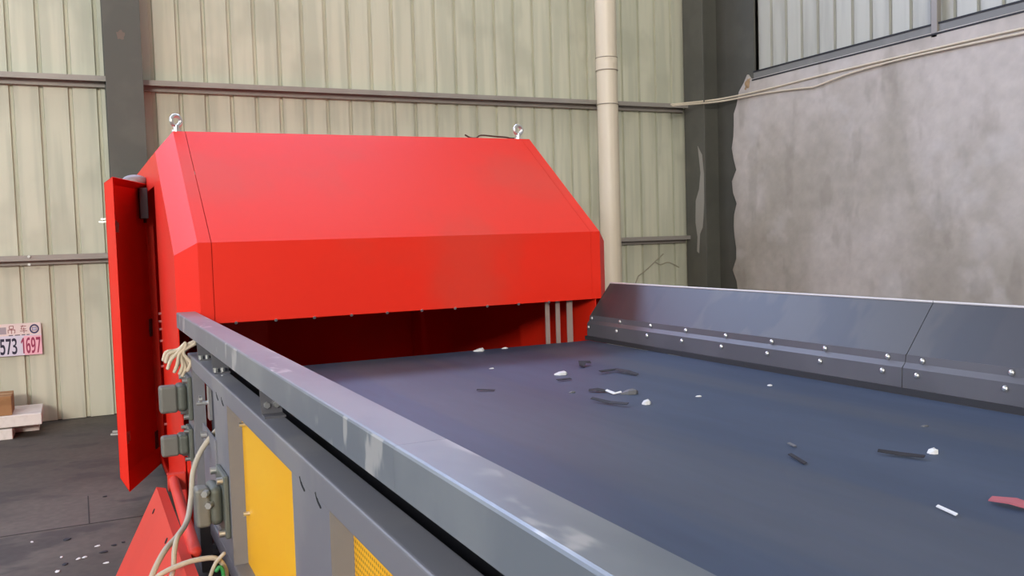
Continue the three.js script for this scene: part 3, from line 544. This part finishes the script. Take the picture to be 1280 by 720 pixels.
// ------------------------------------------------------------------ scraps on the belt
function scrap(pts, w, m, label, cat, lift = 0.006, group) {   // ribbon lying on the belt along pts [x, z]
  const pos = [], n = pts.length, h = 0.002;
  const row = pts.map((p, i) => { const a = pts[Math.max(0, i - 1)], b = pts[Math.min(n - 1, i + 1)], d = norm2([b[0] - a[0], b[1] - a[1]]), k = w * (i === 0 || i === n - 1 ? 0.6 : 1) / 2, y = BY + 0.001 + lift * (0.2 + 0.8 * Math.abs(Math.sin(i * 1.9 + w * 90))); return [[p[0] - d[1] * k, y, p[1] + d[0] * k], [p[0] + d[1] * k, y + lift * 0.5, p[1] - d[0] * k]]; });
  const quad = (a, b, c, d) => { for (const k of [a, b, c, a, c, d]) pos.push(k[0], k[1] + EYE, k[2]); };
  const up = p => [p[0], p[1] + h, p[2]];
  for (let i = 0; i < n - 1; i++) { const [a, b] = row[i], [c, d] = row[i + 1]; quad(up(a), up(c), up(d), up(b)); quad(a, b, d, c); quad(a, c, up(c), up(a)); quad(b, up(b), up(d), d); }
  quad(row[0][0], up(row[0][0]), up(row[0][1]), row[0][1]); const e = row[n - 1]; quad(e[0], e[1], up(e[1]), up(e[0]));
  const g = new THREE.BufferGeometry(); g.setAttribute('position', new THREE.Float32BufferAttribute(pos, 3)); solo('plastic_scrap', flat(g), m, label, cat, group || 'scraps lying on the belt');
}
function chip(x, z, rx, rz, h, m, label, name = 'plastic_chip', y = BY, group = 'scraps lying on the belt', turn = 0.4) {
  const n = 7, top = [], pos = [];
  for (let i = 0; i < n; i++) { const a = i / n * 6.283, k = 0.7 + 0.3 * Math.abs(Math.sin(i * 2.7 + x * 13)); top.push([Math.cos(a) * rx * k, Math.sin(a) * rz * k]); }
  const c = Math.cos(turn), s = Math.sin(turn), P = (p, yy) => [x + p[0] * c - p[1] * s, y + yy + EYE, z + p[0] * s + p[1] * c];
  const T = top.map((p, i) => P(p, h * (0.55 + 0.45 * Math.sin(i * 1.3)))), B = top.map(p => P(p, 0.0005)), C = P([0, 0], h);
  for (let i = 0; i < n; i++) { const j = (i + 1) % n; pos.push(...C, ...T[j], ...T[i], ...T[i], ...T[j], ...B[j], ...T[i], ...B[j], ...B[i]); }
  const g = new THREE.BufferGeometry(); g.setAttribute('position', new THREE.Float32BufferAttribute(pos, 3)); solo(name, flat(g), m, label, 'scrap', group);
}
scrap([[1.238, -2.888], [1.29, -2.85]], 0.018, M.chipDark, 'lone short dark strip on belt nearest the left rail', 'scrap', 0.003);
scrap([[1.566, -2.903], [1.626, -2.907]], 0.022, M.chipDark, 'short dark bar beside the white flake on belt', 'scrap', 0.004);
scrap([[1.815, -3.15], [1.845, -3.2], [1.88, -3.19]], 0.035, M.chipDark, 'folded dark scrap nearest the machine entry on belt', 'scrap', 0.012);
scrap([[1.782, -2.956], [1.83, -2.975], [1.866, -2.975], [1.868, -2.9], [1.874, -2.838]], 0.02, M.chipDark, 'long bent dark strip on belt below the folded scrap', 'scrap', 0.008);
scrap([[1.548, -2.645], [1.57, -2.63], [1.59, -2.6]], 0.03, M.chipDark, 'dark strip joined to a white thread on belt', 'scrap', 0.006);
scrap([[1.59, -2.6], [1.588, -2.545], [1.612, -2.54]], 0.012, M.chipWhite, 'white thread between two dark scraps on belt', 'scrap', 0.006);
scrap([[1.464, -2.485], [1.485, -2.41], [1.508, -2.34]], 0.016, M.chipDark, 'thin dark strip beside a pale crumpled chip on belt', 'scrap', 0.008);
scrap([[1.666, -1.518], [1.69, -1.48], [1.71, -1.425]], 0.018, M.chipDark, 'long tapered dark strip beside a bright white lump on belt', 'scrap', 0.006);
scrap([[1.482, -1.61], [1.458, -1.534]], 0.014, M.chipDark, 'short dark twig like scrap in middle of belt', 'scrap', 0.004);
scrap([[1.562, -1.7], [1.555, -1.67]], 0.012, M.chipGrey, 'tiny grey scrap beside the dark twig on belt', 'scrap', 0.003);
scrap([[1.428, -1.163], [1.414, -1.11]], 0.008, M.chipWhite, 'short white stick on the belt', 'scrap', 0.005);
scrap([[1.545, -1.14], [1.555, -1.1], [1.56, -1.05]], 0.03, M.chipRed, 'dull red scrap on the belt', 'scrap', 0.008);
chip(1.661, -3.045, 0.03, 0.028, 0.012, M.chipWhite, 'white flake on the belt above the short dark bar');
chip(1.64, -2.535, 0.034, 0.024, 0.016, M.chipGrey, 'grey crumpled lump at the end of the white thread');
chip(1.58, -2.35, 0.017, 0.018, 0.014, M.chipWhite, 'pale crumpled chip beside the thin dark strip');
chip(1.494, -2.664, 0.013, 0.012, 0.006, M.chipGrey, 'tiny grey chip left of the white thread');
chip(1.774, -1.456, 0.014, 0.014, 0.012, M.chipWhite, 'bright white lump beside the long tapered strip');
chip(1.7, -3.92, 0.032, 0.02, 0.014, M.chipWhite, 'white flake on the belt end at the machine entry');
chip(1.835, -3.93, 0.018, 0.01, 0.007, M.chipWhite, 'small white crumb on the belt end at machine entry');
chip(1.505, -3.353, 0.012, 0.01, 0.004, M.chipWhite, 'tiny white crumb on belt between entry and white flake');
chip(1.79, -2.36, 0.012, 0.008, 0.004, M.chipWhite, 'tiny white crumb on belt toward the bolted skirt');
chip(2.115, -2.39, 0.01, 0.012, 0.004, M.chipWhite, 'small white crumb close to the bolted skirt');
chip(2.0, -1.666, 0.012, 0.007, 0.004, M.chipGrey, 'small grey crumb close to the bolted skirt');
// scraps on the floor
const FG = 'scraps on the concrete floor';
[[0.07, -5.352, 0.02, 1, 0], [0.083, -4.44, 0.022, 0, 0], [0.018, -4.464, 0.02, 1, 1], [0.04, -4.36, 0.03, 0, 0], [-0.061, -4.322, 0.018, 1, 1], [-0.036, -4.33, 0.018, 1, 1], [-0.114, -4.274, 0.024, 0, 0], [-0.14, -4.193, 0.02, 1, 1], [-0.255, -4.69, 0.012, 1, 1], [-0.11, -4.644, 0.034, 0, 0], [-0.128, -4.384, 0.012, 1, 1], [0.046, -4.2, 0.02, 1, 1], [0.125, -4.463, 0.016, 0, 0]].forEach(([x, z, r, , wgt]) =>
  chip(x, z, r * 0.75, r * 0.5, 0.005, wgt ? M.chipWhite : M.chipDark, wgt ? 'small white plastic chip on the concrete floor' : 'small dark plastic chip on the concrete floor', 'floor_scrap', FL + 0.0006, wgt ? 'white chips on the concrete floor' : 'dark chips on the concrete floor', x * 9));

renderer.render(scene, camera);
